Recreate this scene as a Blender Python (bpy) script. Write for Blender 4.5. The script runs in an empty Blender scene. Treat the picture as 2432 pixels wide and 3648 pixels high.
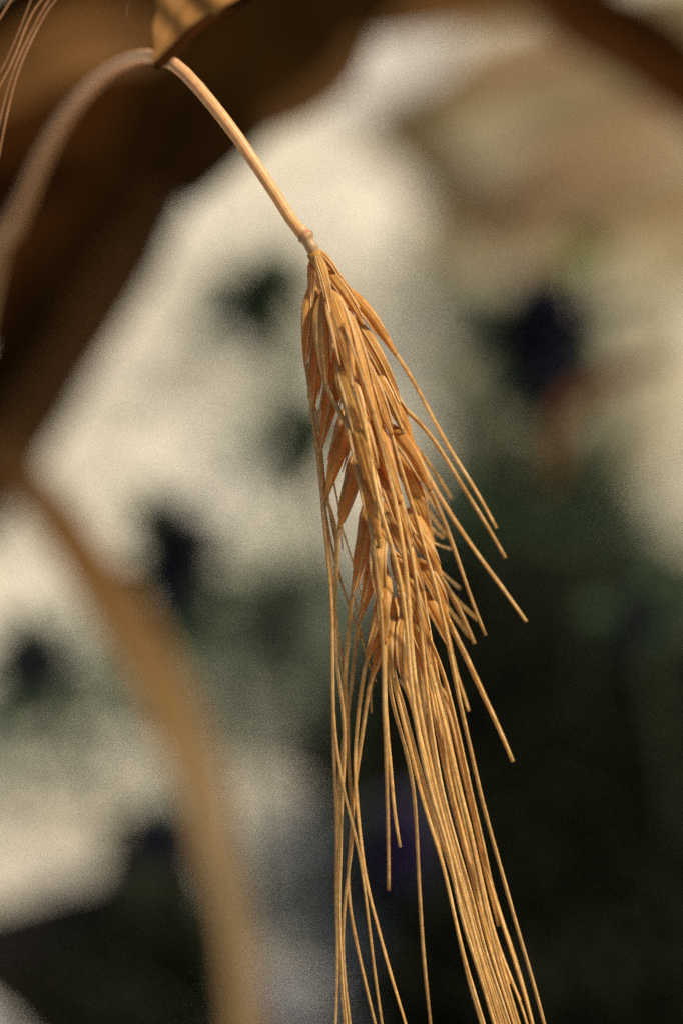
import bpy, math, random
from mathutils import Vector, Matrix, noise
R_ = math.radians
rnd = random.Random(7)
scene = bpy.context.scene

# ------------------------------------------------------------------ camera, sky, sun, exposure
PITCH = R_(30.0)
D0 = 0.60                                   # metres from lens to the ear (focal plane)
K = 0.18 / 3648.0                           # metres per photo pixel on the focal plane
FWD = Vector((0, math.cos(PITCH), -math.sin(PITCH)))
UP = Vector((0, math.sin(PITCH), math.cos(PITCH)))
RT = Vector((1, 0, 0))
CAM = Vector((0, 0, 0.42)) - FWD * D0
cam_d = bpy.data.cameras.new('camera')
cam = bpy.data.objects.new('camera', cam_d)
scene.collection.objects.link(cam)
cam.location = CAM
cam.rotation_euler = (math.pi / 2 - PITCH, 0, 0)
cam_d.sensor_fit = 'VERTICAL'
cam_d.sensor_height = 36.0
cam_d.sensor_width = 24.0
cam_d.lens = 36.0 * D0 / 0.18
cam_d.clip_start = 0.02
cam_d.clip_end = 100.0
cam_d.dof.use_dof = True
cam_d.dof.focus_distance = D0 - 0.002
cam_d.dof.aperture_fstop = cam_d.lens / 23.0
scene.camera = cam

SUN_EL, SUN_AZ = R_(56), R_(97)             # azimuth clockwise from north (+Y)
world = bpy.data.worlds.new('World')
scene.world = world
world.use_nodes = True
wn = world.node_tree
wn.nodes.clear()
wo = wn.nodes.new('ShaderNodeOutputWorld')
wb = wn.nodes.new('ShaderNodeBackground')
sk = wn.nodes.new('ShaderNodeTexSky')
sk.sky_type = 'NISHITA'
sk.sun_disc = False
sk.sun_elevation = SUN_EL
sk.sun_rotation = SUN_AZ
sk.dust_density = 4.0
wb.inputs['Strength'].default_value = 0.13
wn.links.new(sk.outputs[0], wb.inputs[0])
wn.links.new(wb.outputs[0], wo.inputs[0])
sun_d = bpy.data.lights.new('sun', 'SUN')
sun_d.energy = 4.0
sun_d.angle = R_(9)                      # thin haze in front of the sun: soft-edged shadows
sun_d.color = (1.0, 0.93, 0.82)
sun = bpy.data.objects.new('sun', sun_d)
scene.collection.objects.link(sun)
sdir = Vector((math.sin(SUN_AZ) * math.cos(SUN_EL), math.cos(SUN_AZ) * math.cos(SUN_EL), math.sin(SUN_EL)))
sun.rotation_euler = sdir.to_track_quat('Z', 'Y').to_euler()
sun.location = sdir * 5

vs = scene.view_settings
vs.view_transform = 'Standard'
vs.look = 'None'
vs.exposure = 0.32
vs.gamma = 1.0
scene.cycles.use_denoising = False
scene.cycles.max_bounces = 8
scene.cycles.transmission_bounces = 6

# ------------------------------------------------------------------ placing helpers
def P(px, py, dz=0.0):
    """world point seen at photo pixel (px, py), dz millimetres nearer to the lens than the ear"""
    d = D0 - dz * 0.001
    s = K * d / D0
    return CAM + RT * ((px - 1216) * s) + UP * ((1824 - py) * s) + FWD * d

def G(px, py, z=0.0):
    """point of the ground behind photo pixel (px, py)"""
    r = RT * ((px - 1216) * K / D0) + UP * ((1824 - py) * K / D0) + FWD
    t = (z - CAM.z) / r.z
    return CAM + r * t

def spline(pts, n):
    """Catmull-Rom through pts -> n+1 points evenly spaced by chord length"""
    pts = [Vector(p) for p in pts]
    if len(pts) == 2:
        return [pts[0].lerp(pts[1], i / n) for i in range(n + 1)]
    q = [pts[0] * 2 - pts[1]] + pts + [pts[-1] * 2 - pts[-2]]
    fine = []
    for i in range(1, len(q) - 2):
        a, b, c, d = q[i - 1], q[i], q[i + 1], q[i + 2]
        for k in range(12):
            t = k / 12
            fine.append(0.5 * ((2 * b) + (c - a) * t + (2 * a - 5 * b + 4 * c - d) * t * t + (3 * b - a - 3 * c + d) * t ** 3))
    fine.append(pts[-1])
    acc = [0.0]
    for i in range(1, len(fine)):
        acc.append(acc[-1] + (fine[i] - fine[i - 1]).length)
    out, j = [], 0
    for i in range(n + 1):
        s = acc[-1] * i / n
        while j < len(acc) - 2 and acc[j + 1] < s:
            j += 1
        seg = acc[j + 1] - acc[j]
        out.append(fine[j].lerp(fine[j + 1], 0 if seg < 1e-12 else min(1, (s - acc[j]) / seg)))
    return out

def frames(path, nrm):
    """tangent, side, normal at each path point; nrm = wanted facing direction"""
    fr = []
    for i, p in enumerate(path):
        t = (path[min(i + 1, len(path) - 1)] - path[max(i - 1, 0)]).normalized()
        s = t.cross(nrm)
        if s.length < 1e-6:
            s = t.orthogonal()
        s.normalize()
        fr.append((t, s, s.cross(t).normalized()))
    return fr

class MB:
    def __init__(self):
        self.v, self.f, self.uv = [], [], []
    def quad_uv(self, f, uv):
        self.f.append(f); self.uv.append(uv)
    def rings(self, rings, vcoord, cap=True, closed=True):
        """loft rings of vertices"""
        b = len(self.v); n = len(rings[0])
        for r in rings:
            self.v.extend(r)
        for i in range(len(rings) - 1):
            for j in range(n if closed else n - 1):
                k = (j + 1) % n
                self.quad_uv((b + i * n + j, b + i * n + k, b + (i + 1) * n + k, b + (i + 1) * n + j),
                             ((j / n, vcoord[i]), ((j + 1) / n, vcoord[i]), ((j + 1) / n, vcoord[i + 1]), (j / n, vcoord[i + 1])))
        if cap and closed:
            self.quad_uv(tuple(b + j for j in reversed(range(n))), tuple((j / n, vcoord[0]) for j in reversed(range(n))))
            e = b + (len(rings) - 1) * n
            self.quad_uv(tuple(e + j for j in range(n)), tuple((j / n, vcoord[-1]) for j in range(n)))
    def build(self, name, mat, parent=None, smooth=True):
        me = bpy.data.meshes.new(name)
        me.from_pydata([tuple(v) for v in self.v], [], self.f)
        ul = me.uv_layers.new(name='UVMap')
        flat = [c for uv in self.uv for p in uv for c in p]
        ul.data.foreach_set('uv', flat)
        if smooth:
            me.polygons.foreach_set('use_smooth', [True] * len(me.polygons))
        me.materials.append(mat)
        o = bpy.data.objects.new(name, me)
        scene.collection.objects.link(o)
        if parent:
            o.parent = parent
            o.matrix_parent_inverse = Matrix.Translation(-parent.location)
        return o

def empty(name, loc, label, cat, group=None):
    o = bpy.data.objects.new(name, None)
    o.location = loc
    o.empty_display_size = 0.01
    scene.collection.objects.link(o)
    o['label'] = label; o['category'] = cat
    if group:
        o['group'] = group
    return o

def tag(o, label=None, cat=None, kind=None, group=None):
    if label: o['label'] = label
    if cat: o['category'] = cat
    if kind: o['kind'] = kind
    if group: o['group'] = group
    return o

def tube(mb, path, rad, nrm=-FWD, seg=10, flat=1.0, ridge=0.0, nr=5):
    n = len(path) - 1
    vc, rings = [], []
    for i, (p, (t, s, nn)) in enumerate(zip(path, frames(path, nrm))):
        r = rad(i / n) if callable(rad) else rad
        ring = []
        for j in range(seg):
            a = 2 * math.pi * j / seg
            rr = r * (1 + ridge * math.cos(nr * a))
            ring.append(p + s * (math.cos(a) * rr) + nn * (math.sin(a) * rr * flat))
        rings.append(ring); vc.append(i / n)
    mb.rings(rings, vc)

def blade(mb, path, width, nrm=-FWD, thick=0.0004, fold=0.25, cols=8, twist=0.0, wave=0.0):
    """leaf blade: closed ribbon with folded cross-section and real thickness"""
    n = len(path) - 1
    rings, vc = [], []
    for i, (p, (t, s, nn)) in enumerate(zip(path, frames(path, nrm))):
        w = width(i / n) if callable(width) else width
        tw = twist(i / n) if callable(twist) else twist * (i / n)
        rot = Matrix.Rotation(tw, 3, t)
        s2, n2 = rot @ s, rot @ nn
        top, bot = [], []
        for j in range(cols + 1):
            u = j / cols * 2 - 1
            h = fold * w * (abs(u) ** 1.5) + wave * w * math.sin(i * 0.9 + u * 2.0)
            q = p + s2 * (u * w * 0.5) + n2 * h
            top.append(q + n2 * thick * 0.5)
            bot.append(q - n2 * thick * 0.5)
        rings.append(top + bot[::-1]); vc.append(i / n)
    mb.rings(rings, vc)

# ------------------------------------------------------------------ materials
def mat_plant(name, cols, rough=0.55, trans=0.25, trans_col=None, streak=(26, 1.2), bump=0.25, spec=0.35, var=0.25, speck=0.0, noise_scale=1.0):
    """dry or green plant tissue: lengthwise streaks, per-part tone, translucent"""
    m = bpy.data.materials.new(name)
    m.use_nodes = True
    nt = m.node_tree; N = nt.nodes; L = nt.links
    N.clear()
    out = N.new('ShaderNodeOutputMaterial')
    uv = N.new('ShaderNodeUVMap')
    oi = N.new('ShaderNodeObjectInfo')
    mp = N.new('ShaderNodeMapping')
    mp.inputs['Scale'].default_value = (streak[0], streak[1], 1)
    L.new(uv.outputs[0], mp.inputs['Vector'])
    comb = N.new('ShaderNodeCombineXYZ')
    mul = N.new('ShaderNodeMath'); mul.operation = 'MULTIPLY'; mul.inputs[1].default_value = 37.0
    L.new(oi.outputs['Random'], mul.inputs[0])
    L.new(mul.outputs[0], comb.inputs[2])
    add = N.new('ShaderNodeVectorMath'); add.operation = 'ADD'
    L.new(mp.outputs[0], add.inputs[0]); L.new(comb.outputs[0], add.inputs[1])
    nz = N.new('ShaderNodeTexNoise'); nz.inputs['Scale'].default_value = noise_scale
    nz.inputs['Detail'].default_value = 5; nz.inputs['Roughness'].default_value = 0.62
    L.new(add.outputs[0], nz.inputs['Vector'])
    ramp = N.new('ShaderNodeValToRGB')
    e = ramp.color_ramp.elements
    while len(e) < len(cols):
        e.new(0.5)
    for i, c in enumerate(cols):
        e[i].position = 0.28 + 0.44 * i / max(1, len(cols) - 1)
        e[i].color = (*c, 1)
    L.new(nz.outputs['Fac'], ramp.inputs['Fac'])
    hsv = N.new('ShaderNodeHueSaturation')
    mr = N.new('ShaderNodeMapRange')
    mr.inputs['To Min'].default_value = 1 - var; mr.inputs['To Max'].default_value = 1 + var
    L.new(oi.outputs['Random'], mr.inputs['Value'])
    L.new(mr.outputs[0], hsv.inputs['Value'])
    L.new(ramp.outputs['Color'], hsv.inputs['Color'])
    col = hsv.outputs[0]
    if speck > 0:
        n2 = N.new('ShaderNodeTexNoise'); n2.inputs['Scale'].default_value = 900; n2.inputs['Detail'].default_value = 3
        geo = N.new('ShaderNodeTexCoord')
        L.new(geo.outputs['Object'], n2.inputs['Vector'])
        r2 = N.new('ShaderNodeMapRange'); r2.inputs['From Min'].default_value = 0.35; r2.inputs['From Max'].default_value = 0.7
        r2.inputs['To Min'].default_value = 1 - speck; r2.inputs['To Max'].default_value = 1 + speck * 0.6
        L.new(n2.outputs['Fac'], r2.inputs['Value'])
        mx = N.new('ShaderNodeVectorMath'); mx.operation = 'SCALE'
        L.new(col, mx.inputs[0]); L.new(r2.outputs[0], mx.inputs['Scale'])
        col = mx.outputs[0]
    pb = N.new('ShaderNodeBsdfPrincipled')
    pb.inputs['Roughness'].default_value = rough
    pb.inputs['Specular IOR Level'].default_value = spec
    L.new(col, pb.inputs['Base Color'])
    bp = N.new('ShaderNodeBump'); bp.inputs['Strength'].default_value = bump; bp.inputs['Distance'].default_value = 0.0002
    L.new(nz.outputs['Fac'], bp.inputs['Height'])
    L.new(bp.outputs[0], pb.inputs['Normal'])
    if trans > 0:
        tr = N.new('ShaderNodeBsdfTranslucent')
        if trans_col:
            tr.inputs['Color'].default_value = (*trans_col, 1)
        else:
            L.new(col, tr.inputs['Color'])
        L.new(bp.outputs[0], tr.inputs['Normal'])
        ms = N.new('ShaderNodeMixShader'); ms.inputs[0].default_value = trans
        L.new(pb.outputs[0], ms.inputs[1]); L.new(tr.outputs[0], ms.inputs[2])
        L.new(ms.outputs[0], out.inputs['Surface'])
    else:
        L.new(pb.outputs[0], out.inputs['Surface'])
    return m

def mat_ground(name, cols, scale, rough=0.95, bump=0.6, dist=0.004):
    m = bpy.data.materials.new(name)
    m.use_nodes = True
    nt = m.node_tree; N = nt.nodes; L = nt.links
    pb = N['Principled BSDF']
    pb.inputs['Roughness'].default_value = rough
    pb.inputs['Specular IOR Level'].default_value = 0.05
    tc = N.new('ShaderNodeTexCoord')
    nz = N.new('ShaderNodeTexNoise'); nz.inputs['Scale'].default_value = scale; nz.inputs['Detail'].default_value = 8
    nz.inputs['Roughness'].default_value = 0.6
    L.new(tc.outputs['Object'], nz.inputs['Vector'])
    ramp = N.new('ShaderNodeValToRGB')
    e = ramp.color_ramp.elements
    while len(e) < len(cols):
        e.new(0.5)
    for i, c in enumerate(cols):
        e[i].position = 0.3 + 0.4 * i / max(1, len(cols) - 1)
        e[i].color = (*c, 1)
    L.new(nz.outputs['Fac'], ramp.inputs['Fac'])
    L.new(ramp.outputs[0], pb.inputs['Base Color'])
    vz = N.new('ShaderNodeTexNoise'); vz.inputs['Scale'].default_value = 160; vz.inputs['Detail'].default_value = 4
    L.new(tc.outputs['Object'], vz.inputs['Vector'])
    bp = N.new('ShaderNodeBump'); bp.inputs['Strength'].default_value = bump; bp.inputs['Distance'].default_value = dist
    L.new(vz.outputs['Fac'], bp.inputs['Height']); L.new(bp.outputs[0], pb.inputs['Normal'])
    return m

M_HUSK = mat_plant('husk straw', [(0.44, 0.20, 0.030), (0.60, 0.32, 0.068), (0.75, 0.475, 0.15)], rough=0.62, spec=0.2, trans=0.45,
                   trans_col=(0.80, 0.30, 0.03), streak=(15, 0.9), bump=0.55, speck=0.14, var=0.16)
M_GLUME = mat_plant('glume straw', [(0.50, 0.27, 0.07), (0.64, 0.39, 0.13), (0.76, 0.52, 0.22)], rough=0.5, trans=0.35,
                    trans_col=(0.78, 0.33, 0.045), streak=(8, 0.8), bump=0.4, speck=0.12, var=0.18)
M_AWN = mat_plant('awn straw', [(0.42, 0.20, 0.040), (0.58, 0.32, 0.085), (0.72, 0.47, 0.18)], rough=0.45, trans=0.22,
                  trans_col=(0.6, 0.24, 0.05), streak=(4, 7), bump=0.4, speck=0.22, var=0.28)
M_RED_AWN = mat_plant('reddish awn', [(0.20, 0.075, 0.02), (0.32, 0.14, 0.045), (0.45, 0.26, 0.12)], trans=0.2, streak=(4, 5))
M_RIB = mat_plant('pale rib', [(0.56, 0.34, 0.10), (0.66, 0.43, 0.16), (0.74, 0.52, 0.24)], trans=0.2, streak=(4, 5), bump=0.2, var=0.1)
M_STEM = mat_plant('stem straw', [(0.54, 0.25, 0.065), (0.66, 0.36, 0.13), (0.76, 0.49, 0.24)], rough=0.42, trans=0.15,
                   trans_col=(0.6, 0.22, 0.04), streak=(16, 1.5), bump=0.5, speck=0.14, var=0.05)
def dry(name, c, trans=0.3, var=0.08, rough=0.7, spec=0.12):
    return mat_plant(name, [tuple(x * 0.5 for x in c), c, tuple(min(1, x * 1.6) for x in c)], rough=rough, trans=trans, streak=(6, 3.2), bump=0.3, var=var, spec=spec)
M_CHOC = dry('brown leaf with shade in colour', (0.0115, 0.0052, 0.0012), 0.15, spec=0.0)  # the brown leaves' backlit shade is put into this colour
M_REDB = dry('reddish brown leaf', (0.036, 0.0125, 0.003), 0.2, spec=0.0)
M_ORANGE = dry('orange brown leaf', (0.085, 0.036, 0.007), 0.25)
M_DIMOR = dry('dull orange leaf', (0.125, 0.052, 0.010), 0.25)
M_TAN = dry('tan dry leaf', (0.36, 0.22, 0.09), 0.3)
M_BEIGE = dry('beige dry leaf', (0.255, 0.19, 0.088), 0.25)
M_OLIVE = dry('olive dry leaf', (0.085, 0.055, 0.018), 0.2)
M_MAUVE = dry('mauve dry leaf', (0.27, 0.165, 0.08), 0.25)
M_GREEN = dry('dark green leaf', (0.030, 0.044, 0.018), 0.2, 0.3)
M_BENT = dry('bent leaf orange to tan', (0.2, 0.1, 0.03), 0.3, var=0.02)
def along(m, stops):
    '''the base colour runs through the given stops along the length'''
    nt = m.node_tree
    uv = nt.nodes.new('ShaderNodeUVMap'); sx = nt.nodes.new('ShaderNodeSeparateXYZ'); rp = nt.nodes.new('ShaderNodeValToRGB')
    nt.links.new(uv.outputs[0], sx.inputs[0]); nt.links.new(sx.outputs[1], rp.inputs[0])
    e = rp.color_ramp.elements
    while len(e) < len(stops): e.new(0.5)
    for i, (p, c) in enumerate(stops):
        e[i].position = p; e[i].color = (*c, 1)
    hs = next(n for n in nt.nodes if n.type == 'HUE_SAT')
    src = hs.inputs['Color'].links[0].from_socket
    mx = nt.nodes.new('ShaderNodeMixRGB'); mx.inputs[0].default_value = 0.72
    nt.links.new(src, mx.inputs[1]); nt.links.new(rp.outputs[0], mx.inputs[2]); nt.links.new(mx.outputs[0], hs.inputs['Color'])
along(M_STEM, [(0.0, (0.68, 0.34, 0.11)), (0.09, (0.68, 0.34, 0.14)), (0.15, (0.36, 0.13, 0.04)), (0.24, (0.27, 0.12, 0.045)), (0.4, (0.25, 0.16, 0.07))])
along(M_BENT, [(0.0, (0.12, 0.045, 0.008)), (0.25, (0.17, 0.075, 0.014)), (0.48, (0.27, 0.16, 0.055)), (0.7, (0.36, 0.25, 0.12)), (1.0, (0.33, 0.21, 0.09))])
M_SHADE_SHRUB = dry('foliage in painted shade', (0.014, 0.0145, 0.007), 0.2, 0.3, spec=0.04)  # leaf colour darkened to carry the shade of the lower right
M_GREY = dry('grey green leaf', (0.12, 0.14, 0.085), 0.25, 0.3)
M_LIME = dry('yellow green leaf', (0.16, 0.17, 0.035), 0.3, 0.2)
M_PURPLE = dry('dark purple petal', (0.010, 0.009, 0.018), 0.1, 0.3)
M_BLUEGREY = dry('blue grey petal', (0.10, 0.12, 0.16), 0.2, 0.2)
M_SAND = mat_ground('pale sandy ground', [(0.35, 0.30, 0.205), (0.465, 0.41, 0.30), (0.54, 0.485, 0.375)], 9)
M_SHADE_SOIL = mat_ground('soil and painted shade', [(0.006, 0.006, 0.004), (0.013, 0.011, 0.008), (0.028, 0.022, 0.015)], 30, bump=1.0, dist=0.01)  # ground colour holds the darkness of the shaded lower right
M_STONE = mat_ground('white stone', [(0.45, 0.40, 0.31), (0.53, 0.48, 0.39), (0.60, 0.55, 0.45)], 40)

# ------------------------------------------------------------------ ground
def sheet(name, pts, z, mat, kind='structure'):
    """filled ground patch with an uneven surface, fan-triangulated around its middle"""
    mb = MB()
    n = len(pts)
    c = Vector((sum(p.x for p in pts) / n, sum(p.y for p in pts) / n, z))
    mb.v = [c]
    rings = 6
    for r in range(1, rings + 1):
        for p in pts:
            q = c.lerp(Vector((p.x, p.y, z)), r / rings)
            q.z = z + (0.006 * noise.noise(q * 22) + 0.006 if r < rings else -0.003)
            mb.v.append(q)
    for j in range(n):
        k = (j + 1) % n
        mb.quad_uv((0, 1 + j, 1 + k), ((0, 0), (0, 1), (1, 1)))
        for r in range(rings - 1):
            a = 1 + r * n
            mb.quad_uv((a + j, a + n + j, a + n + k, a + k), ((0, 0), (0, 1), (1, 1), (1, 0)))
    return tag(mb.build(name, mat), kind=kind)

mb = MB()
NX, NY = 60, 70
for iy in range(NY + 1):
    for ix in range(NX + 1):
        x = -2.5 + 5 * ix / NX; y = -0.8 + 5.5 * iy / NY
        mb.v.append(Vector((x, y, 0.006 * noise.noise(Vector((x * 4, y * 4, 3))) - 0.006)))
for iy in range(NY):
    for ix in range(NX):
        a = iy * (NX + 1) + ix
        mb.quad_uv((a, a + 1, a + NX + 2, a + NX + 1), ((0, 0), (1, 0), (1, 1), (0, 1)))
tag(mb.build('ground', M_SAND), kind='structure')

shade_outline = [(1060, 2500), (1130, 2680), (1240, 2850), (1300, 3040), (1400, 3170), (1400, 3400), (1370, 3520), (1420, 3720), (1500, 4000), (2300, 4000), (3000, 3600),
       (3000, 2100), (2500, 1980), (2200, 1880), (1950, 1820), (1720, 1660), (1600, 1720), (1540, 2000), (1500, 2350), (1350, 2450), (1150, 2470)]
sheet('shade_ground', spline([G(*p) for p in shade_outline + shade_outline[:1]], 80)[:-1], 0.004, M_SHADE_SOIL)  # dark sheet laid where the lower right ground is in shade
dry_patch = [(1560, 560), (1480, 900), (1600, 1100), (1500, 1300), (1620, 1500), (1560, 1800), (1800, 1900), (2100, 1800), (2420, 1600), (2480, 1250), (2420, 1000), (2600, 800), (3100, 700), (3100, 200), (2300, 250), (1800, 350)]
sheet('dry_earth', spline([G(*p) for p in dry_patch + dry_patch[:1]], 80)[:-1], 0.003, mat_ground('dry olive earth', [(0.13, 0.11, 0.062), (0.22, 0.185, 0.11), (0.30, 0.26, 0.17)], 14))
dark_outline = [(-300, 3350), (0, 3290), (180, 3230), (400, 3150), (470, 2950), (690, 2900), (710, 3300), (690, 3660), (160, 3720), (110, 3610), (0, 3570), (-300, 3560)]
sheet('dark_patch', spline([G(*p) for p in dark_outline + dark_outline[:1]], 60)[:-1], 0.004, M_SHADE_SOIL)  # dark area of ground at the lower left

# ------------------------------------------------------------------ the barley ear in focus
ear = empty('barley_stalk', P(1085, 835), 'golden dry barley stalk with hooked stem and sharp hanging ear of long awns', 'barley')

# stem: from the collar back over the hook and down to the ground out of focus
stem_px = [(1084, 846, 0), (1052, 807, 0), (982, 694, 0), (912, 589, 0), (842, 484, -1), (772, 393, -2), (705, 312, -4), (640, 246, -7), (585, 212, -14),
           (520, 200, -26), (450, 220, -42), (380, 260, -60), (310, 325, -82), (240, 410, -104), (170, 530, -126), (110, 660, -146), (40, 820, -168), (-60, 1080, -200)]
sp = [P(*p) for p in stem_px]
g = Vector((sp[-1].x - 0.10, sp[-1].y + 0.02, 0.0))
sp += [sp[-1].lerp(g, 0.45) + Vector((0.012, 0, 0.02)), g]
path = spline(sp, 150)
mb = MB()
path = [p + (RT * noise.noise(Vector((i * .16, 2, 0))) + UP * noise.noise(Vector((i * .16, 7, 0)))) * K * 5 for i, p in enumerate(path)]
tube(mb, path, lambda t: (K * (20.5 + 9.0 * min(1, t / 0.18)) if t < 0.3 else K * (29.5 + 18 * min(1, (t - .3) / .2))) * (1 + 0.015 * math.sin(t * 170)), seg=36, ridge=0.03, nr=11)
mb.build('stem', M_STEM, ear)

# collar node: lumpy ring
mb = MB()
cp = spline([P(1066, 812), P(1090, 846), P(1112, 886), P(1128, 930)], 26)
def collar_r(t):
    return K * (21 + 10 * math.exp(-((t - .30) / .10) ** 2) + 5 * math.exp(-((t - .62) / .12) ** 2) - 3 * t)
n = len(cp) - 1
rings = []
for i, (p, (t, s, nn)) in enumerate(zip(cp, frames(cp, -FWD))):
    ring = []
    for j in range(18):
        a = 2 * math.pi * j / 18
        rr = collar_r(i / n) * (1 + 0.13 * noise.noise(Vector((math.cos(a) * 1.6, math.sin(a) * 1.6, i * 0.35))))
        ring.append(p + s * math.cos(a) * rr + nn * math.sin(a) * rr)
    rings.append(ring)
mb.rings(rings, [i / n for i in range(n + 1)])
mb.build('collar', M_STEM, ear)

# rachis
rp = [P(1118, 900, 0), P(1170, 1040, 0), P(1215, 1230, 0), P(1265, 1480, 0), P(1310, 1740, 0), P(1360, 2000, 0), P(1420, 2280, 0)]
mb = MB()
tube(mb, spline(rp, 90), lambda t: K * (24 - 10 * t) * (1 + 0.12 * math.cos(t * 2 * math.pi * 12)), seg=10)
mb.build('rachis', M_HUSK, ear)

def husk_profile(t, tip):
    if t < 0.34:
        a = math.sin(t / 0.34 * math.pi / 2)
        w = 0.22 + 0.78 * a ** 0.9
    else:
        u = (t - 0.34) / 0.66
        w = tip + (1 - tip) * ((1 - u) ** 1.15 * (1 + 0.75 * u))
    return w

def spikelet(base, tip, hw, z0, z1, awn, ext=0.14, bow=0.0, belly=6.0, awn_r=8.0, awn_z=None, roll=0.0, glumes=3, veins=5, deep=0.62):
    """one floret: ridged boat-shaped husk, its long awn and its narrow glumes. pixels of the photo; z in mm towards the lens"""
    b = Vector((base[0], base[1], z0)); e = Vector((tip[0], tip[1], z1))
    e.x += (e.x - b.x) * ext; e.y += (e.y - b.y) * ext      # the long point runs on into the awn
    if awn:
        awn = [a for a in awn if a[1] > e.y + 15]
    b.z -= 4.5; e.z += 1.5                                   # bases tuck under the tips above them
    d = (e - b); side = Vector((-d.y, d.x, 0)).normalized()
    mid = b.lerp(e, 0.45) + side * bow + Vector((0, 0, belly * 0.35))
    mid2 = b.lerp(e, 0.78) + side * bow * 0.6 + Vector((0, 0, belly * 0.12))
    path = spline([P(*b), P(*mid), P(*mid2), P(*e)], 30)
    L_ = (path[0] - path[-1]).length
    nrm = (Matrix.Rotation(roll, 3, (path[-1] - path[0]).normalized()) @ (-FWD))
    mb = MB(); seg = 40; rings = []
    n = len(path) - 1
    ph = rnd.uniform(0, 6.28)
    for i, (p, (t, s, nn)) in enumerate(zip(path, frames(path, nrm))):
        tt = i / n
        w = hw * K * husk_profile(tt, awn_r / hw * 0.85)
        ring = []
        fade = math.sin(math.pi * min(1, tt * 1.02)) ** 0.6
        for j in range(seg):
            a = 2 * math.pi * j / seg
            ca, sa = math.cos(a), math.sin(a)
            front = sa > 0
            rid = 0.10 * fade * (abs(math.cos(veins * (a - math.pi / 2) / 1.0)) ** 6) if front else 0.0
            # overlapping edge of the palea: a groove off centre on the front
            gro = -0.22 * fade * math.exp(-((a - (1.15 + 0.25 * math.sin(ph))) / 0.13) ** 2)
            lump = 0.05 * noise.noise(Vector((ca * 1.2, sa * 1.2 + ph, tt * 4)))
            rr = w * (1 + rid + gro + lump)
            ring.append(p + s * (ca * rr) + nn * (sa * rr * deep))
        rings.append(ring)
    mb.rings(rings, [i / n for i in range(n + 1)])
    o = mb.build('spikelet', M_HUSK, ear)
    # glumes: narrow pointed blades lying against the sides of the husk
    for gi in range(glumes):
        sg = (-1, 1, rnd.choice((-.25, .25)))[gi % 3]
        q = []
        fr = frames(path, nrm)
        k1 = int(n * rnd.uniform(0.70, 1.0))
        off = rnd.uniform(0.55, 0.95)
        for i in range(0, k1 + 1, 2):
            tt = i / n
            w = hw * K * husk_profile(tt, 0.2)
            open_ = 1 + 0.8 * (i / k1) ** 2
            q.append(path[i] + fr[i][1] * (sg * off * w * open_) + fr[i][2] * (w * deep * 0.72))
        gp = spline(q, 16)
        gm = MB()
        blade(gm, gp, lambda t: K * (hw * 0.42 * math.sin(math.pi * min(1, 0.12 + t * 0.9)) ** 0.8 + 2.2), nrm=(-FWD + fr[0][1] * sg * 0.8).normalized(), thick=K * 2.5, fold=-0.35, cols=6)
        gm.build('glume', M_GLUME, o)
    # pale midrib standing proud of the husk and running out into the awn
    fr = frames(path, nrm); kb = []
    ko = rnd.uniform(-.35, .35)
    for i in range(3, n + 1):
        w = hw * K * husk_profile(i / n, awn_r / hw * 0.85)
        kb.append(path[i] + fr[i][1] * (w * ko) + fr[i][2] * (w * deep * math.sqrt(1 - ko * ko) * 1.03))
    km = MB()
    tube(km, kb, lambda t: K * (1.5 + 1.0 * t), seg=6)
    if rnd.random() < .6:
        km.build('midrib', M_RIB, o)
    # awn
    if awn:
        pts = [path[-3], path[-1]]
        za = z1 if awn_z is None else awn_z
        for k, a in enumerate(awn):
            f = min(1.0, (k + 1) / max(1, len(awn)) * 1.4)
            zz = a[2] if len(a) > 2 else z1 + (za - z1) * f
            pts.append(P(a[0], a[1], zz))
        make_awn(pts, awn_r, o)
    return o

AWN_MAT = M_AWN
def make_awn(pts, r, parent, mat=None):
    L_ = sum((Vector(pts[i + 1]) - Vector(pts[i])).length for i in range(len(pts) - 1))
    n = max(14, int(L_ / 0.0022))
    path = spline(pts, n)
    for _ in range(6):                                     # a dry awn is stiff: iron out kinks
        path = [path[0], path[1]] + [path[i] * .5 + (path[i - 1] + path[i + 1]) * .25 for i in range(2, n)] + [path[n]]
    ph = rnd.uniform(0, 50)
    # slight natural waver
    path = [p + (RT * noise.noise(Vector((i * 0.11, ph, 0))) + FWD * noise.noise(Vector((i * 0.10, 0, ph)))) * K * 1.4 * min(1, i / 6) for i, p in enumerate(path)]
    am = MB()
    tip_t = 1 - 0.0011 / L_
    def rad(t):
        rr = r * 0.9 * K * (1.06 - 0.42 * t) * (1 + 0.16 * noise.noise(Vector((t * L_ * 900, ph, 1))))
        return rr
    tube(am, path, rad, nrm=(-FWD + RT * rnd.uniform(-.5, .5)).normalized(), seg=9, flat=0.6, ridge=0.16, nr=3)
    am.build('awn', mat or AWN_MAT, parent)

def S(*a, **k):
    return spikelet(*a, **k)

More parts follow.
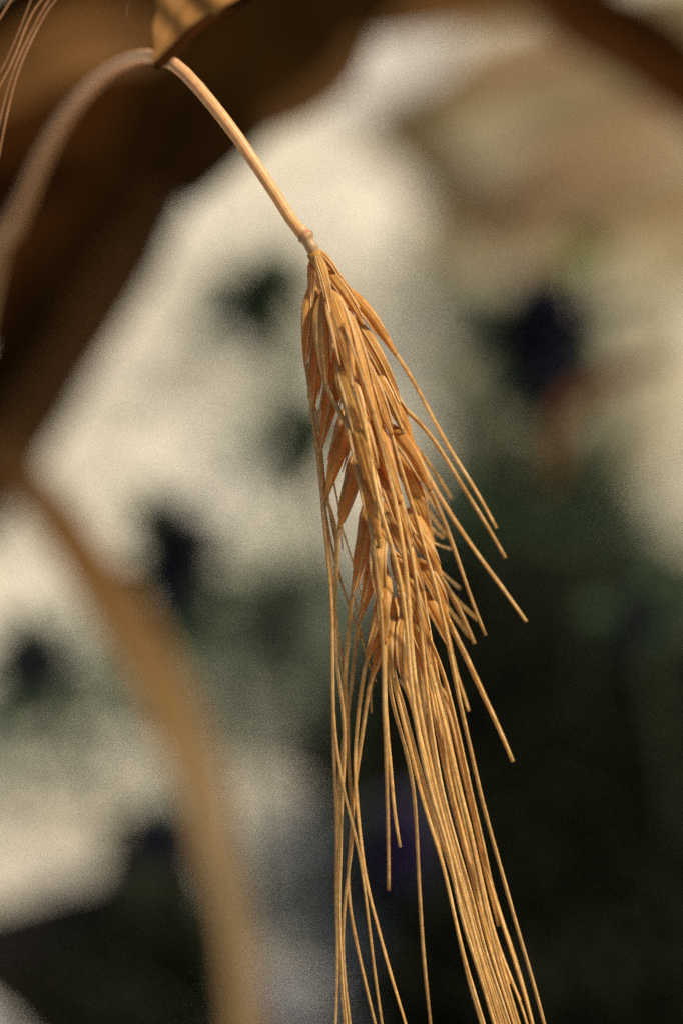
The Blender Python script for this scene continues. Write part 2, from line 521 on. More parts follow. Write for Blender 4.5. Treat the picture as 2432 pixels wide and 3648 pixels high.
# --- left row, in profile (orange where the light comes through)
S((1128, 985), (1093, 1262), 28, -1, 0, [(1098, 1330), (1106, 1400), (1115, 1480), (1130, 1594), (1145, 1728), (1154, 1850), (1167, 1979), (1182, 2112), (1185, 2246), (1185, 2380),
  (1187, 2454), (1189, 2590), (1203, 2690), (1224, 2830), (1250, 2910), (1270, 2990), (1293, 3110), (1307, 3230), (1324, 3373), (1341, 3517), (1361, 3650), (1372, 3740)], bow=10, awn_z=4)
S((1158, 1075), (1116, 1430), 34, -3, -3, [(1122, 1470), (1134, 1550), (1147, 1640), (1152, 1730), (1158, 1840), (1172, 1960), (1188, 2120), (1203, 2246), (1214, 2320), (1222, 2390), (1238, 2508),
  (1240, 2620), (1241, 2740), (1255, 2870), (1262, 2960), (1250, 3040), (1240, 3120), (1225, 3250), (1221, 3400), (1230, 3520), (1246, 3650), (1255, 3740)], bow=4)
S((1224, 1153), (1150, 1555), 39, -2, -2, [(1147, 1600), (1148, 1720), (1163, 1850), (1180, 1950), (1205, 2040), (1236, 2130), (1258, 2200), (1285, 2275)], bow=-4, awn_r=6.5, awn_z=-5)
S((1264, 1408), (1172, 1735), 36, -3, -3, [(1184, 1775), (1196, 1820), (1203, 1900), (1201, 1990), (1193, 2080), (1187, 2200), (1184, 2330), (1186, 2500), (1189, 2650), (1193, 2780), (1200, 2920), (1201, 3030), (1196, 3110), (1199, 3250), (1203, 3380), (1203, 3500), (1196, 3650), (1192, 3740)], bow=2, awn_z=-6, awn_r=7)
S((1289, 1578), (1217, 1845), 34, -2, -2, [(1211, 1890), (1203, 1979), (1197, 2068), (1192, 2150), (1190, 2250), (1196, 2350), (1212, 2440), (1226, 2540), (1230, 2650), (1226, 2740), (1220, 2820), (1214, 2915), (1217, 3023), (1212, 3090), (1208, 3230), (1214, 3402), (1222, 3545), (1236, 3650), (1242, 3740)], bow=-3, awn_z=3)
S((1330, 1728), (1264, 2075), 32, -2, -2, [(1258, 2130), (1247, 2200), (1239, 2270), (1232, 2350), (1227, 2440), (1229, 2560), (1230, 2640), (1226, 2740), (1221, 2812), (1212, 2930), (1214, 3030), (1205, 3120), (1208, 3250), (1212, 3402), (1219, 3545), (1228, 3650)], bow=-4, awn_z=-3)
S((1364, 1868), (1290, 2170), 31, -3, -3, [(1283, 2200), (1272, 2240), (1263, 2335), (1253, 2440), (1241, 2520), (1224, 2640), (1204, 2780), (1202, 2900), (1210, 3010)], bow=-3, awn_z=-8, awn_r=7)
S((1386, 2058), (1312, 2330), 29, -2, -2, [(1302, 2370), (1290, 2430), (1283, 2480), (1273, 2560), (1266, 2650), (1262, 2780), (1274, 2880), (1284, 2990), (1293, 3080), (1312, 3184), (1335, 3258), (1364, 3373), (1398, 3494), (1446, 3650), (1470, 3740)], bow=-4)
S((1414, 2128), (1330, 2395), 25, -4, -4, [(1318, 2440), (1306, 2510), (1291, 2617), (1273, 2736), (1261, 2823), (1257, 2915), (1249, 3012), (1238, 3100), (1236, 3160), (1242, 3220), (1266, 3344), (1295, 3476), (1336, 3650), (1360, 3740)], bow=-3, awn_r=7)
# small cross-over bristles on the left
for a in ([(1205, 1830, -4), (1225, 1905, -4), (1256, 2000, -5), (1283, 2112, -6), (1302, 2200, -6)],
          [(1150, 1450, -4), (1133, 1460, -4), (1127, 1490, -4), (1141, 1545, -4), (1152, 1590, -4)],
          [(1190, 1720, -5), (1205, 1800, -5), (1214, 1880, -5), (1222, 1960, -5)],
          [(1265, 2130, -5), (1290, 2280, -5), (1318, 2380, -5), (1340, 2430, -5)],
          [(1110, 1400, -3), (1120, 1440, -3), (1143, 1520, -3), (1148, 1640, -3), (1166, 1780, -3), (1185, 1900, -3), (1200, 1960, -3)],
          [(1340, 2370, -6), (1322, 2450, -6), (1322, 2540, -6)]):
    make_awn([P(*p) for p in a], 4.0, ear)

# --- neck: sterile first husks, narrow and close
S((1120, 905), (1108, 1075), 17, 1, 1, None, bow=4, glumes=1, awn_r=4)
S((1126, 900), (1170, 1090), 22, 5, 6, None, bow=-6, glumes=2, awn_r=4)
S((1122, 885), (1208, 1000), 15, 2, 0, None, bow=-10, glumes=1, awn_r=4)
S((1130, 915), (1262, 1075), 17, 0, -3, None, bow=-10, glumes=2, awn_r=4)
S((1140, 935), (1275, 1130), 20, 3, 2, None, bow=-8, glumes=2, awn_r=5)
# --- centre row, facing the lens
S((1172, 1020), (1243, 1335), 38, 6, 8, [(1256, 1365), (1276, 1423), (1295, 1490), (1310, 1566), (1321, 1652), (1333, 1731), (1350, 1810), (1370, 1870), (1392, 1935), (1413, 2000), (1430, 2090), (1444, 2179), (1451, 2290),
  (1460, 2400), (1479, 2563), (1517, 2752), (1561, 2915), (1604, 3050), (1634, 3230), (1674, 3367), (1714, 3488), (1760, 3650), (1790, 3740)], bow=-12, awn_z=10, awn_r=9)
S((1150, 1040), (1160, 1330), 35, 4, 4, [(1170, 1380), (1195, 1450), (1245, 1520), (1276, 1600), (1293, 1690), (1306, 1780), (1316, 1862), (1328, 1934), (1346, 2068), (1357, 2179), (1363, 2291), (1368, 2390), (1368, 2508), (1376, 2671), (1379, 2834), (1382, 2942), (1385, 3100), (1385, 3172)], bow=8, awn_z=9, awn_r=9)
S((1205, 1255), (1282, 1590), 40, 6, 6, [(1290, 1640), (1302, 1720), (1315, 1800), (1330, 1900), (1346, 2000), (1356, 2100), (1364, 2200), (1370, 2300), (1373, 2450), (1376, 2563), (1390, 2725), (1400, 2834), (1408, 2942), (1417, 2985), (1426, 3018)], bow=-8, awn_z=5, awn_r=9)
S((1245, 1400), (1326, 1740), 40, 7, 7, [(1338, 1800), (1352, 1900), (1366, 2010), (1376, 2100), (1383, 2250), (1384, 2400), (1390, 2492), (1414, 2563), (1447, 2671), (1469, 2769), (1479, 2861), (1485, 2969), (1490, 3080), (1496, 3201), (1508, 3402), (1522, 3545), (1534, 3650), (1542, 3740)], bow=-6, awn_z=-5)
S((1275, 1590), (1340, 1880), 39, 6, 6, [(1352, 1950), (1366, 2060), (1378, 2180), (1390, 2300), (1404, 2427), (1436, 2508), (1469, 2644), (1501, 2779), (1534, 2899), (1556, 2985), (1588, 3126), (1622, 3276), (1651, 3413), (1680, 3545), (1718, 3650), (1740, 3740)], bow=-5, awn_z=-5)
S((1362, 1850), (1356, 2110), 32, 5, 4, [(1362, 2200), (1372, 2330), (1382, 2420)], bow=12, veins=3, belly=9, awn_r=6)
S((1378, 2040), (1374, 2262), 28, 5, 4, [(1385, 2330), (1400, 2420), (1425, 2520), (1455, 2640), (1490, 2790), (1530, 2930), (1580, 3080), (1612, 3230), (1645, 3380), (1690, 3540), (1730, 3660), (1750, 3740)], bow=10, veins=3, belly=8)
S((1398, 2190), (1400, 2390), 27, 4, 3, [(1420, 2450), (1446, 2550), (1478, 2680), (1520, 2830), (1560, 2960), (1610, 3110), (1660, 3290), (1705, 3440), (1745, 3570), (1775, 3660), (1795, 3740)], bow=8, veins=3, belly=8)
S((1440, 2180), (1440, 2400), 27, 5, 4, [(1462, 2480), (1490, 2600), (1524, 2740), (1562, 2880), (1604, 3020), (1648, 3180), (1690, 3330), (1738, 3480), (1790, 3640), (1815, 3740)], bow=6, veins=3)
# --- row between centre and right
S((1186, 1030), (1312, 1420), 35, 4, 6, [(1330, 1480), (1352, 1560), (1374, 1640), (1400, 1750), (1425, 1880), (1445, 2000), (1458, 2150), (1466, 2300), (1474, 2400), (1501, 2563), (1534, 2725), (1577, 2915), (1615, 3050), (1640, 3140), (1674, 3258), (1708, 3402), (1743, 3517), (1783, 3650), (1808, 3740)], bow=-12, awn_z=8, awn_r=9)
S((1225, 1180), (1345, 1530), 35, 3, 4, [(1372, 1600), (1392, 1680), (1410, 1800), (1434, 1920), (1450, 2030), (1470, 2160), (1480, 2290), (1492, 2420), (1515, 2570), (1543, 2720), (1580, 2870), (1622, 3040), (1660, 3200), (1700, 3340), (1740, 3470), (1790, 3600), (1812, 3660), (1830, 3740)], bow=-8, awn_z=-5)
S((1255, 1230), (1378, 1510), 32, 2, 3, [(1402, 1585), (1430, 1680), (1459, 1770), (1490, 1870), (1520, 1988), (1546, 2068), (1573, 2179), (1595, 2282), (1618, 2403), (1645, 2535), (1675, 2660), (1702, 2790), (1729, 2899), (1757, 3000), (1783, 3092), (1812, 3201), (1852, 3344), (1898, 3494), (1938, 3650), (1960, 3740)], bow=-6, awn_z=8, awn_r=9)
S((1290, 1430), (1410, 1745), 37, 4, 4, [(1434, 1813), (1457, 1912), (1475, 2030), (1490, 2150), (1502, 2290), (1512, 2400), (1528, 2535), (1550, 2671), (1571, 2806), (1604, 2930), (1631, 3023), (1652, 3100), (1680, 3180), (1703, 3298), (1737, 3419), (1772, 3517), (1817, 3650), (1840, 3740)], bow=-6, awn_z=5, awn_r=8.5)
S((1325, 1600), (1448, 1905), 37, 4, 3, [(1475, 2000), (1500, 2130), (1518, 2270), (1533, 2400), (1561, 2563), (1588, 2725), (1620, 2861), (1647, 2969), (1668, 3060), (1691, 3143), (1720, 3258), (1749, 3373), (1785, 3448), (1815, 3505)], bow=-6, awn_z=-5, awn_r=7)
S((1365, 1790), (1490, 2065), 35, 3, 2, [(1515, 2180), (1537, 2300), (1555, 2400), (1588, 2563), (1620, 2725), (1658, 2888), (1685, 2996), (1709, 3130), (1737, 3276), (1777, 3402), (1823, 3505), (1852, 3562)], bow=-5, awn_z=-5)
S((1395, 1960), (1512, 2235), 34, 3, 2, [(1545, 2310), (1582, 2400), (1615, 2535), (1647, 2671), (1674, 2806), (1702, 2931), (1722, 3010), (1740, 3115), (1772, 3230), (1812, 3344), (1858, 3488), (1898, 3650), (1920, 3740)], bow=-5, awn_z=-5)
S((1420, 2080), (1515, 2330), 32, 2, 1, [(1545, 2420), (1572, 2530), (1602, 2660), (1636, 2800), (1672, 2940), (1700, 3060), (1727, 3190), (1760, 3330), (1805, 3450), (1850, 3560), (1880, 3650), (1900, 3740)], bow=-5, awn_z=-2)
S((1455, 2140), (1505, 2380), 30, 1, 0, [(1530, 2480), (1555, 2600), (1588, 2740), (1624, 2870), (1655, 2990), (1690, 3130), (1720, 3280), (1760, 3440), (1800, 3560), (1835, 3660), (1855, 3740)], bow=-5, awn_z=-6, awn_r=7)
# --- right row
S((1205, 1005), (1384, 1232), 25, -2, -6, [(1400, 1250), (1446, 1303), (1477, 1365), (1516, 1440), (1551, 1509), (1596, 1591), (1645, 1668), (1702, 1756), (1768, 1882)], bow=-14, awn_z=-9, awn_r=9)
S((1262, 1130), (1404, 1402), 27, -1, -5, [(1446, 1440), (1498, 1500), (1551, 1573), (1596, 1644), (1645, 1731), (1698, 1812), (1751, 1896), (1800, 1988)], bow=-8, awn_z=-9, awn_r=9)
S((1285, 1260), (1415, 1500), 27, -1, -5, [(1452, 1545), (1494, 1606), (1547, 1680), (1585, 1735), (1607, 1776)], bow=-10, awn_z=-14, awn_r=8)
S((1330, 1350), (1452, 1545), 30, -2, -7, [(1476, 1590), (1500, 1645), (1540, 1728), (1587, 1804), (1627, 1867), (1671, 1934), (1716, 1996), (1800, 2108), (1874, 2214)], bow=-12, awn_z=-10, awn_r=9)
S((1385, 1510), (1514, 1718), 32, -2, -6, [(1535, 1755), (1568, 1818), (1596, 1889), (1631, 1996), (1667, 2099), (1694, 2179), (1729, 2264)], bow=-12, awn_z=-4, awn_r=9)
S((1400, 1600), (1510, 1840), 29, -3, -10, [(1535, 1870), (1578, 1918)], bow=-8, awn_z=-14, awn_r=9)
S((1435, 1690), (1530, 1905), 26, -4, -10, [(1560, 1935), (1604, 1956)], bow=-8, awn_z=-18, awn_r=6)
S((1450, 1810), (1545, 2000), 28, -3, -9, [(1580, 2040), (1636, 2096)], bow=-8, awn_z=-22, awn_r=6)
S((1470, 1880), (1556, 2035), 28, -2, -6, [(1591, 2090), (1636, 2170), (1666, 2240), (1689, 2293)], bow=-8, awn_z=-8, awn_r=11)
S((1490, 1990), (1580, 2180), 27, -2, -7, [(1605, 2225), (1636, 2287), (1680, 2385), (1723, 2481), (1778, 2595), (1826, 2713)], bow=-8, awn_z=-7, awn_r=11)
S((1500, 2100), (1592, 2285), 25, -2, -6, [(1610, 2340), (1631, 2420), (1653, 2476), (1669, 2534)], bow=-8, awn_z=-8, awn_r=9)
for a, r in (([(1580, 2080, -14), (1631, 2144, -20), (1703, 2211, -24)], 5.5), ([(1540, 2060, -14), (1590, 2160, -18), (1640, 2225, -24), (1672, 2268, -26)], 5.5),
             ([(1490, 1760, -12), (1545, 1850, -18), (1590, 1910, -22)], 6.5), ([(1470, 1700, -12), (1540, 1790, -18), (1575, 1850, -22)], 6.5)):
    make_awn([P(*p) for p in a], r, ear)

# further awns of the far rows, lying between the traced ones in the two bundles
def between(A, B, f, z, wob):
    ys = [2260, 2340, 2420, 2500, 2600, 2700, 2900, 3100, 3300, 3500, 3660, 3760]
    def at(pl, y):
        for (x0, y0), (x1, y1) in zip(pl, pl[1:]):
            if y0 <= y <= y1: return x0 + (x1 - x0) * (y - y0) / (y1 - y0)
        return None
    out = []
    for y in ys:
        a, b = at(A, y), at(B, y)
        if a is not None and b is not None:
            out.append((a + (b - a) * f + wob * math.sin(y * .004 + f * 9), y, z - max(0, (2520 - y) * .06)))
    return out
TR = [[(1392, 2000), (1430, 2300), (1479, 2563), (1517, 2752), (1561, 2915), (1604, 3050), (1634, 3230), (1674, 3367), (1714, 3488), (1760, 3650), (1800, 3800)],
      [(1455, 2000), (1480, 2300), (1501, 2500), (1534, 2725), (1577, 2915), (1620, 3060), (1674, 3258), (1708, 3402), (1743, 3517), (1783, 3650), (1830, 3800)],
      [(1470, 2000), (1505, 2300), (1550, 2671), (1604, 2930), (1652, 3100), (1703, 3298), (1772, 3517), (1817, 3650), (1860, 3800)],
      [(1500, 2050), (1555, 2400), (1620, 2725), (1685, 2996), (1737, 3276), (1790, 3480), (1860, 3700), (1890, 3800)],
      [(1530, 2050), (1582, 2400), (1647, 2671), (1702, 2931), (1740, 3115), (1812, 3344), (1858, 3488), (1898, 3650), (1930, 3800)]]
for k in range(15):
    i = k % 4
    pl = between(TR[i], TR[i + 1], rnd.uniform(0.05, 0.95), rnd.uniform(-9, 1), rnd.uniform(-5, 5))
    pl = pl[rnd.randint(0, 2):]
    pl[0] = (pl[0][0] - rnd.uniform(15, 45), pl[0][1], -12)
    if k % 5 == 3:
        pl = pl[:-rnd.randint(3, 5)]
    make_awn([P(*p) for p in pl], rnd.uniform(6.0, 8.5), ear)
# bristles running down over the face of the ear
for (x, y, dx, L0, r0) in ((1225, 1150, .30, 620, 5.5), (1440, 1900, .19, 560, 5.5)):
    pts = []
    for q in range(7):
        f = q / 6
        pts.append(P(x + dx * L0 * f + 10 * math.sin(f * 3 + x), y + L0 * f, 8.5 + 2.5 * math.sin(math.pi * f)))
    make_awn(pts, r0, ear)

# ------------------------------------------------------------------ the neighbouring ear whose awns hang in at the top left
ear2 = empty('barley_ear', P(330, -420, 12), 'dry barley ear hanging from above, only its fine awns showing top left', 'barley')
mb = MB()
tube(mb, spline([P(560, -900, 4), P(450, -640, 8), P(330, -420, 12), P(250, -150, 14)], 30), K * 20, seg=10)
mb.build('stem', M_STEM, ear2)
keep = ear
ear = ear2
AWN_MAT = M_RED_AWN
for b, t, aw, r in (((330, -420), (235, -110), [(168, 0), (105, 126), (63, 203), (28, 302), (6, 400), (-30, 560)], 8),
                    ((310, -360), (215, -80), [(128, 0), (91, 105), (42, 232), (0, 312), (-60, 400)], 7),
                    ((360, -380), (260, -90), [(186, 0), (140, 90), (90, 185), (52, 290), (22, 420), (-10, 600)], 7),
                    ((280, -420), (160, -120), [(110, 0), (70, 110), (20, 230), (-40, 330)], 6),
                    ((260, -380), (110, -110), [(40, 0), (0, 68), (-60, 160)], 8),
                    ((390, -360), (470, -60), [(458, 0), (450, 50), (444, 88)], 5),
                    ((430, -360), (575, -80), [(569, 0), (561, 52)], 5)):
    spikelet(b, t, 28, 14, 14, aw, awn_r=r * .7, awn_z=14)
ear = keep
AWN_MAT = M_AWN

# ------------------------------------------------------------------ dry leaves
def leaf_thing(name, label, pts, width, mat, depth_mm=None, twist=0.0, fold=0.18, nrm=-FWD, profile=None, wave=0.0, midrib=True, group=None, cat='leaf'):
    pp = [P(p[0], p[1], p[2] if len(p) > 2 else depth_mm) for p in pts]
    path = spline(pp, 40)
    root = empty(name, path[0], label, cat, group)
    s = (CAM - path[len(path) // 2]).length * 1.0
    dd = (path[len(path) // 2] - CAM).dot(FWD)
    w = width * K * dd / D0
    prof = profile or (lambda t: (0.35 + 0.65 * math.sin(math.pi * min(1, 0.10 + t * 0.80)) ** 0.7))
    m = MB()
    blade(m, path, lambda t: w * prof(t), nrm=nrm, thick=0.0005, fold=fold, twist=twist, wave=wave, cols=10)
    m.build('blade', mat, root)
    if midrib:
        m = MB()
        fr = frames(path, nrm)
        tube(m, [p - f[2] * 0.0006 for p, f in zip(path, fr)], lambda t: 0.0011 * (1.1 - 0.7 * t), seg=8)
        m.build('midrib', mat, root)
    return root

# leaf that crosses the stem near its bend
tip_leaf = leaf_thing('dry_leaf', 'small tan dry leaf tip crossing in front of the hooked stem', [(900, -420, 28), (780, -200, 29), (672, 0, 30), (610, 120, 30), (562, 236, 31)], 470, dry('tan orange leaf', (0.29, 0.135, 0.033), 0.35),
                      twist=lambda t: 0.2, fold=0.12, profile=lambda t: 1.0 - 0.93 * max(0, (t - .40) / .60) ** 0.85, wave=0.05, midrib=False)
# its rolled reddish edge
m = MB()
tube(m, spline([P(1130, -260, 29), P(940, -60, 30), P(845, 10, 31), P(765, 62, 32), P(690, 112, 33), P(620, 180, 33), P(552, 244, 33)], 40), lambda t: K * (24 - 6 * t), seg=12, flat=0.6, ridge=0.08, nr=4)
m.build('leaf_edge', M_REDB, tip_leaf)

W = leaf_thing
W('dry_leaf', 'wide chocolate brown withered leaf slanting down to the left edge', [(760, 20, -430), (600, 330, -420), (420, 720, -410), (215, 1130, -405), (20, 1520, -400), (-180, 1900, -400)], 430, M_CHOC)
W('dry_leaf', 'orange brown leaf slanting beside the chocolate one above pale ground', [(760, 330, -380), (690, 560, -380), (550, 800, -380), (370, 1100, -380), (180, 1400, -380), (30, 1650, -380), (-80, 1860, -380)], 200, M_ORANGE, profile=lambda t: min(1, 0.12 + t * 2.4))
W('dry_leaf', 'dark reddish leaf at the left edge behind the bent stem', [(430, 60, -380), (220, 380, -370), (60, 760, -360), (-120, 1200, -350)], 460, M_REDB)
W('dry_leaf', 'orange brown leaf top left above the hooked stem', [(620, 160, -340), (400, 130, -335), (170, 200, -330), (-120, 360, -330)], 260, M_DIMOR)
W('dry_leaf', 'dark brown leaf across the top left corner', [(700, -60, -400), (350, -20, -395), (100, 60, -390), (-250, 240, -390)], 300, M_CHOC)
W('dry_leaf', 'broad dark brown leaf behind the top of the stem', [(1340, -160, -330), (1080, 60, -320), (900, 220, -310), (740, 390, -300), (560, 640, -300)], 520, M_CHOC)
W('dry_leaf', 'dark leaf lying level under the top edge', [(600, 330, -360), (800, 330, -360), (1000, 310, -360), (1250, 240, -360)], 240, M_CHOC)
W('dry_leaf', 'added cream leaf near the top, standing in for a bright patch of ground', [(1090, 370, -860), (1270, 290, -860), (1420, 215, -860), (1600, 130, -860)], 230, dry('bright patch leaf', (0.62, 0.57, 0.47), 0.2))  # pale leaf added to make the bright spot on the ground
W('dry_leaf', 'small rust brown leaf beside the pale spot near the top', [(940, 450, -280), (1090, 370, -280), (1210, 270, -280), (1300, 120, -280)], 120, M_ORANGE)
W('dry_leaf', 'narrow orange brown leaf along the top edge', [(1100, 40, -420), (1330, 50, -420), (1600, 0, -420), (1900, -40, -420), (2200, -30, -420)], 220, M_ORANGE)
W('dry_leaf', 'dark reddish leaf cutting the top right corner', [(1850, -120, -380), (2080, 60, -380), (2280, 170, -380), (2480, 330, -380), (2620, 500, -380)], 290, M_REDB)
W('dry_leaf', 'broad beige leaf filling the upper right', [(2900, 60, -1170), (2300, 250, -1170), (1950, 370, -1170), (1650, 440, -1170), (1360, 480, -1170)], 660, M_BEIGE, fold=0.08)
W('dry_leaf', 'beige leaf hanging below the broad one on the right', [(2900, 720, -1040), (2300, 820, -1040), (1950, 910, -1040), (1480, 880, -1040)], 500, M_BEIGE, fold=0.08)
W('dry_leaf', 'narrow olive leaf slanting down from the pale spot', [(1300, 370, -940), (1400, 470, -940), (1530, 610, -940), (1680, 770, -940), (1780, 900, -940)], 190, M_OLIVE)
W('dry_leaf', 'short olive leaf rising under the pale spot', [(1330, 420, -940), (1450, 350, -940), (1600, 290, -940), (1760, 240, -940)], 130, M_OLIVE)
W('dry_leaf', 'mauve brown leaf crossing the beige leaf on the right', [(2560, 380, -940), (2300, 460, -940), (2050, 550, -940), (1840, 650, -940), (1640, 790, -940)], 190, M_MAUVE)
W('dry_leaf', 'pinkish brown arching leaf high in the upper right', [(2620, 300, -900), (2350, 220, -900), (2050, 190, -900), (1780, 240, -900), (1600, 330, -900)], 110, dry('pinkish leaf', (0.26, 0.145, 0.07)))
W('dry_leaf', 'faint mauve leaf below the crossing one', [(2560, 650, -940), (2250, 720, -940), (2000, 800, -940), (1800, 930, -940)], 130, M_MAUVE)
W('dry_leaf', 'long bent leaf from orange to tan rising through the lower left', [(-60, 1560, -360), (61, 1660, -360), (170, 1800, -360), (300, 1992, -360), (440, 2200, -360), (565, 2420, -360), (650, 2624, -360), (727, 2816, -360), (775, 3030, -362), (830, 3250, -366), (862, 3480, -370), (885, 3760, -375)],
  195, M_BENT, fold=0.06,
  profile=lambda t: 0.55 + 0.45 * math.sin(math.pi * min(1, max(0, t * 1.25))) ** 1.0 if t < 0.72 else 0.62)
W('dry_leaf', 'thin reddish leaf reaching right from the purple flower', [(2360, 1285, -420), (2270, 1310, -420), (2150, 1360, -420), (2030, 1440, -420), (1990, 1560, -420), (1985, 1720, -420)], 85, dry('thin rust leaf', (0.095, 0.037, 0.012)))

# ------------------------------------------------------------------ flower heads on stems over the ground
def flower(label, px, py, d_mm, size_px, mat_head, mat_leaf, leaves, lean=0.02, squash=1.25, name='purple_flower', cat='flower', petals=90):
    c = P(px, py, d_mm)
    dd = (c - CAM).dot(FWD)
    r = size_px * K * dd / D0
    foot = Vector((c.x + lean, c.y + 0.05, 0.0))
    root = empty(name, foot, label, cat, 'flowers growing behind the ear')
    m = MB()
    tube(m, spline([foot, foot.lerp(c, 0.5) + Vector((lean * .3, 0, 0.01)), c], 16), 0.0016, seg=8)
    m.build('stem', M_GREEN, root)
    m = MB()
    for k in range(petals):
        zz = 1 - 2 * (k + .5) / petals
        a = k * 2.39996
        dirv = Vector((math.cos(a) * math.sqrt(1 - zz * zz), math.sin(a) * math.sqrt(1 - zz * zz), zz * squash))
        p0 = c + dirv * r * 0.25
        p1 = c + dirv * r * rnd.uniform(0.75, 1.15)
        pm = p0.lerp(p1, 0.6) + Vector((0, 0, r * 0.1))
        blade(m, spline([p0, pm, p1], 4), lambda t: r * 0.42 * math.sin(math.pi * (0.15 + 0.8 * t)), nrm=(Vector((0, 0, 1)) + dirv * .1).normalized(), thick=0.0003, cols=3)
    m.build('flower_head', mat_head, root)
    extra = [(math.cos(a) * size_px * q, math.sin(a) * size_px * q, 55) for a, q in ((rnd.uniform(0, 6.28), rnd.uniform(1.1, 2.1)) for _ in range(12))]
    for (lx, ly, lw) in list(leaves) + extra:
        e = P(px + lx, py + ly, d_mm + rnd.uniform(-15, 15))
        m = MB()
        blade(m, spline([c.lerp(e, 0.12), c.lerp(e, 0.6) + Vector((0, 0, 0.004)), e], 10), lambda t: lw * K * dd / D0 * math.sin(math.pi * (0.12 + 0.83 * t)) + 0.0005, cols=4)
        m.build('leaf', mat_leaf, root)
    return root

flower('dark green bud left of the top of the ear', 920, 1080, -480, 140, M_GREEN, M_GREEN, [(90, -120, 90), (130, -180, 60), (-110, -40, 60), (-20, 120, 60)])
flower('dark green bud half behind the left side of the ear', 1085, 1560, -480, 115, M_GREEN, M_GREEN, [(-90, -60, 60), (20, -130, 50), (-60, 110, 60)])
flower('blue black flower with green bracts beside the long bent leaf', 640, 2030, -460, 175, M_PURPLE, M_GREEN, [(-170, -160, 70), (0, -190, 110), (150, -120, 90), (100, -170, 90), (-60, -190, 90), (60, 170, 50), (110, 230, 50)], squash=1.7)
flower('soft grey green sprig between the blue black flower and the ear', 1020, 2180, -500, 170, M_GREY, M_GREY, [(120, -130, 60), (-150, -60, 60), (120, 60, 70), (60, 160, 70), (-140, 100, 60), (0, -180, 60)])
flower('dark flower at the left edge', 130, 2370, -460, 150, M_PURPLE, M_GREEN, [(-140, -60, 80), (60, -140, 60), (110, 60, 60), (-100, 90, 70)], squash=1.0)
flower('big purple black flower right of the ear', 1935, 1235, -460, 200, M_PURPLE, M_GREEN, [(-190, -140, 90), (-300, 0, 70), (-160, 100, 80), (120, 40, 110), (60, 170, 110), (-80, 190, 100), (0, 300, 80)], squash=1.5, petals=120)
flower('yellow green sprig above the big purple black flower', 2080, 930, -560, 50, M_LIME, M_LIME, [(60, -60, 60), (-80, 40, 60), (-120, 110, 60)], petals=30)
flower('dark purple flower low on the left', 545, 3030, -430, 125, M_PURPLE, M_SHADE_SHRUB, [(-140, -110, 70), (110, -120, 70), (-160, 60, 90), (120, 130, 110), (-60, 220, 110)], squash=1.5)
flower('blue grey flower near the bottom left', 375, 3470, -430, 60, M_BLUEGREY, M_SHADE_SHRUB, [(-140, 40, 90), (140, 60, 90), (90, -130, 90), (-90, -120, 90)], petals=40)
flower('violet flower in the shade right behind the awns', 1430, 3000, -500, 150, dry('violet petal', (0.030, 0.016, 0.055), .1), M_GREEN, [(200, 100, 90), (100, 240, 90)], petals=110)
flower('violet flower in the dark shrub at right', 2260, 2230, -430, 110, M_PURPLE, M_GREEN, [(-160, 80, 90), (160, 60, 90), (30, 200, 90)])

# ------------------------------------------------------------------ dark low shrubs
def shrub(label, spots, n, leaf_mm, mat, zmax, loose=.014):
    cx = sum(s[0] for s in spots) / len(spots); cy = sum(s[1] for s in spots) / len(spots)
    root = empty('low_shrub', Vector((cx, cy, 0)), label, 'shrub', 'dark shrubs behind the ear')
    br = MB(); lf = MB()
    ends = []
    for (x, y, r) in spots:
        for k in range(7):
            a = rnd.uniform(0, 6.28); q = rnd.uniform(0.2, 1) * r
            e = Vector((x + math.cos(a) * q, y + math.sin(a) * q, rnd.uniform(0.35, 1) * zmax))
            s0 = Vector((x + rnd.uniform(-.01, .01), y + rnd.uniform(-.01, .01), 0))
            path = spline([s0, s0.lerp(e, 0.5) + Vector((0, 0, zmax * .15)), e], 8)
            tube(br, path, lambda t: 0.0018 * (1.2 - t), seg=6)
            ends.append(path)
    for k in range(n):
        p = rnd.choice(ends)[rnd.randint(2, 8)] + Vector((rnd.gauss(0, loose), rnd.gauss(0, loose), rnd.gauss(0, loose * .7)))
        if p.z < 0.01: p.z = 0.01 + rnd.random() * .02
        d = Vector((rnd.gauss(0, 1), rnd.gauss(0, 1), rnd.gauss(0.2, .7))).normalized()
        L_ = leaf_mm * rnd.uniform(.6, 1.3) * .001
        s = d.orthogonal().normalized(); s.rotate(Matrix.Rotation(rnd.uniform(0, 6.28), 3, d)); w = L_ * .22
        b = len(lf.v)
        nn = d.cross(s) * w * .5
        lf.v += [p, p + d * L_ * .45 + s * w + nn, p + d * L_, p + d * L_ * .45 - s * w + nn, p + d * L_ * .5]
        lf.quad_uv((b, b + 1, b + 2, b + 4), ((.5, 0), (0, .5), (.5, 1), (.5, .5)))
        lf.quad_uv((b, b + 4, b + 2, b + 3), ((.5, 0), (.5, .5), (.5, 1), (1, .5)))
    tag(br.build('branch', M_CHOC, root), kind='stuff')
    tag(lf.build('foliage', mat, root), kind='stuff')
    return root

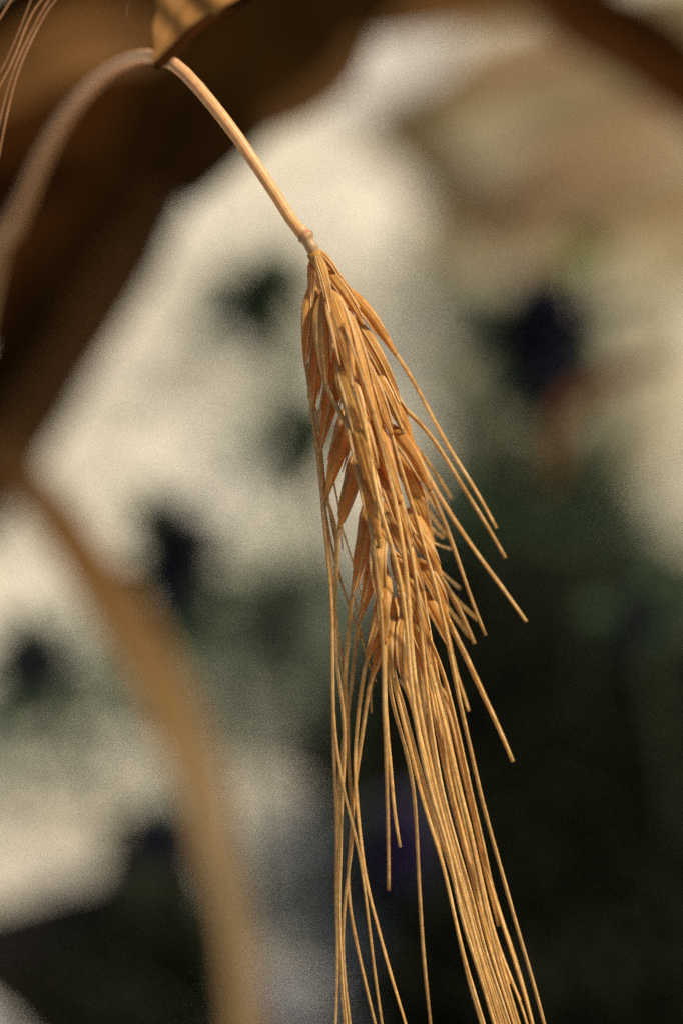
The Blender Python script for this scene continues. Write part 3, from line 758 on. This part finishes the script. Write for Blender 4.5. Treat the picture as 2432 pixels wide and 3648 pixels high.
def gspot(px, py, r, z=0.05):
    p = G(px, py, z); return (p.x, p.y, r)
shrub('dark green shrub filling the lower right corner', [gspot(1900, 3000, .07), gspot(2200, 2700, .07), gspot(1700, 3400, .06), gspot(2200, 3400, .07), gspot(2450, 3000, .07), gspot(2050, 3650, .06)], 7000, 16, M_SHADE_SHRUB, .07)
shrub('dark shrub just right of the hanging ear', [gspot(1780, 2150, .045), gspot(1900, 2400, .05), gspot(1660, 2550, .05), gspot(2150, 2330, .05), gspot(2420, 2430, .05), gspot(1750, 2850, .05)], 5000, 15, M_SHADE_SHRUB, .06)
shrub('sparse green shrub along the upper edge of the soil and painted shade', [gspot(1620, 1760, .03), gspot(1900, 1700, .03), gspot(2050, 1560, .025), gspot(2250, 1950, .03), gspot(1800, 1560, .02)], 700, 15, M_GREEN, .06)
shrub('dark shrub behind the bottom awns', [gspot(1540, 2750, .018), gspot(1660, 2800, .022), gspot(1800, 3250, .025), gspot(1860, 3600, .03), gspot(1680, 3000, .02)], 2600, 12, M_SHADE_SHRUB, .035, .007)
shrub('dark shrub in the bottom left corner', [gspot(150, 3450, .03), gspot(380, 3400, .03), gspot(560, 3300, .03), gspot(550, 3560, .03), gspot(0, 3450, .03), gspot(570, 3100, .02)], 2600, 12, M_SHADE_SHRUB, .035, .007)

# sparse grey-green ground cover on the pale ground
lf = MB()
for (px, py, r, n) in ((880, 2250, .05, 260), (1050, 2400, .05, 260), (380, 2600, .04, 140), (330, 2850, .04, 60), (160, 2560, .03, 120), (250, 1900, .05, 110), (760, 1800, .05, 120),
                       (900, 950, .06, 160), (1750, 1450, .06, 260), (2150, 1700, .07, 240), (2300, 1900, .06, 260), (1080, 3350, .03, 50), (1620, 1150, .06, 220), (1000, 1400, .04, 140), (640, 2350, .03, 120), (1080, 2380, .03, 320), (960, 2300, .03, 300), (480, 2750, .03, 120), (860, 1150, .03, 200), (1060, 1640, .02, 160), (80, 2550, .03, 200)):
    c = G(px, py)
    for k in range(int(n * .33)):
        p = c + Vector((rnd.gauss(0, r * .6), rnd.gauss(0, r * 1.0), rnd.uniform(0, .02)))
        d = Vector((rnd.gauss(0, 1), rnd.gauss(0, 1), rnd.uniform(.1, 1.0))).normalized()
        L_ = .018 * rnd.uniform(.5, 1.3); w = L_ * .16
        s = d.cross(Vector((0, 0, 1))).normalized()
        b = len(lf.v)
        lf.v += [p, p + d * L_ * .5 + s * w, p + d * L_, p + d * L_ * .5 - s * w]
        lf.quad_uv((b, b + 1, b + 2, b + 3), ((.5, 0), (0, .5), (.5, 1), (1, .5)))
tag(lf.build('ground_cover', M_GREY), kind='stuff')

# pale stones
def stone(label, px, py, r, flat=.6):
    m = MB(); c = G(px, py, r * .3)
    rings = []
    for i in range(1, 12):
        a = math.pi * i / 12
        ring = []
        for j in range(18):
            b = 2 * math.pi * j / 18
            d = Vector((math.sin(a) * math.cos(b), math.sin(a) * math.sin(b), -math.cos(a) * flat))
            ring.append(c + d * r * (1 + .18 * noise.noise(d * 1.4 + Vector((px * .01, 0, 0)))))
        rings.append(ring)
    m.rings(rings, [i / 11 for i in range(11)])
    tag(m.build('stone', M_STONE), label, 'stone', group='pale stones')
stone('white stone cut by the bottom left corner', -230, 3960, .038, 1.0)
stone('pale stone at the bottom edge left of the awns', 1010, 3560, .018, .3)
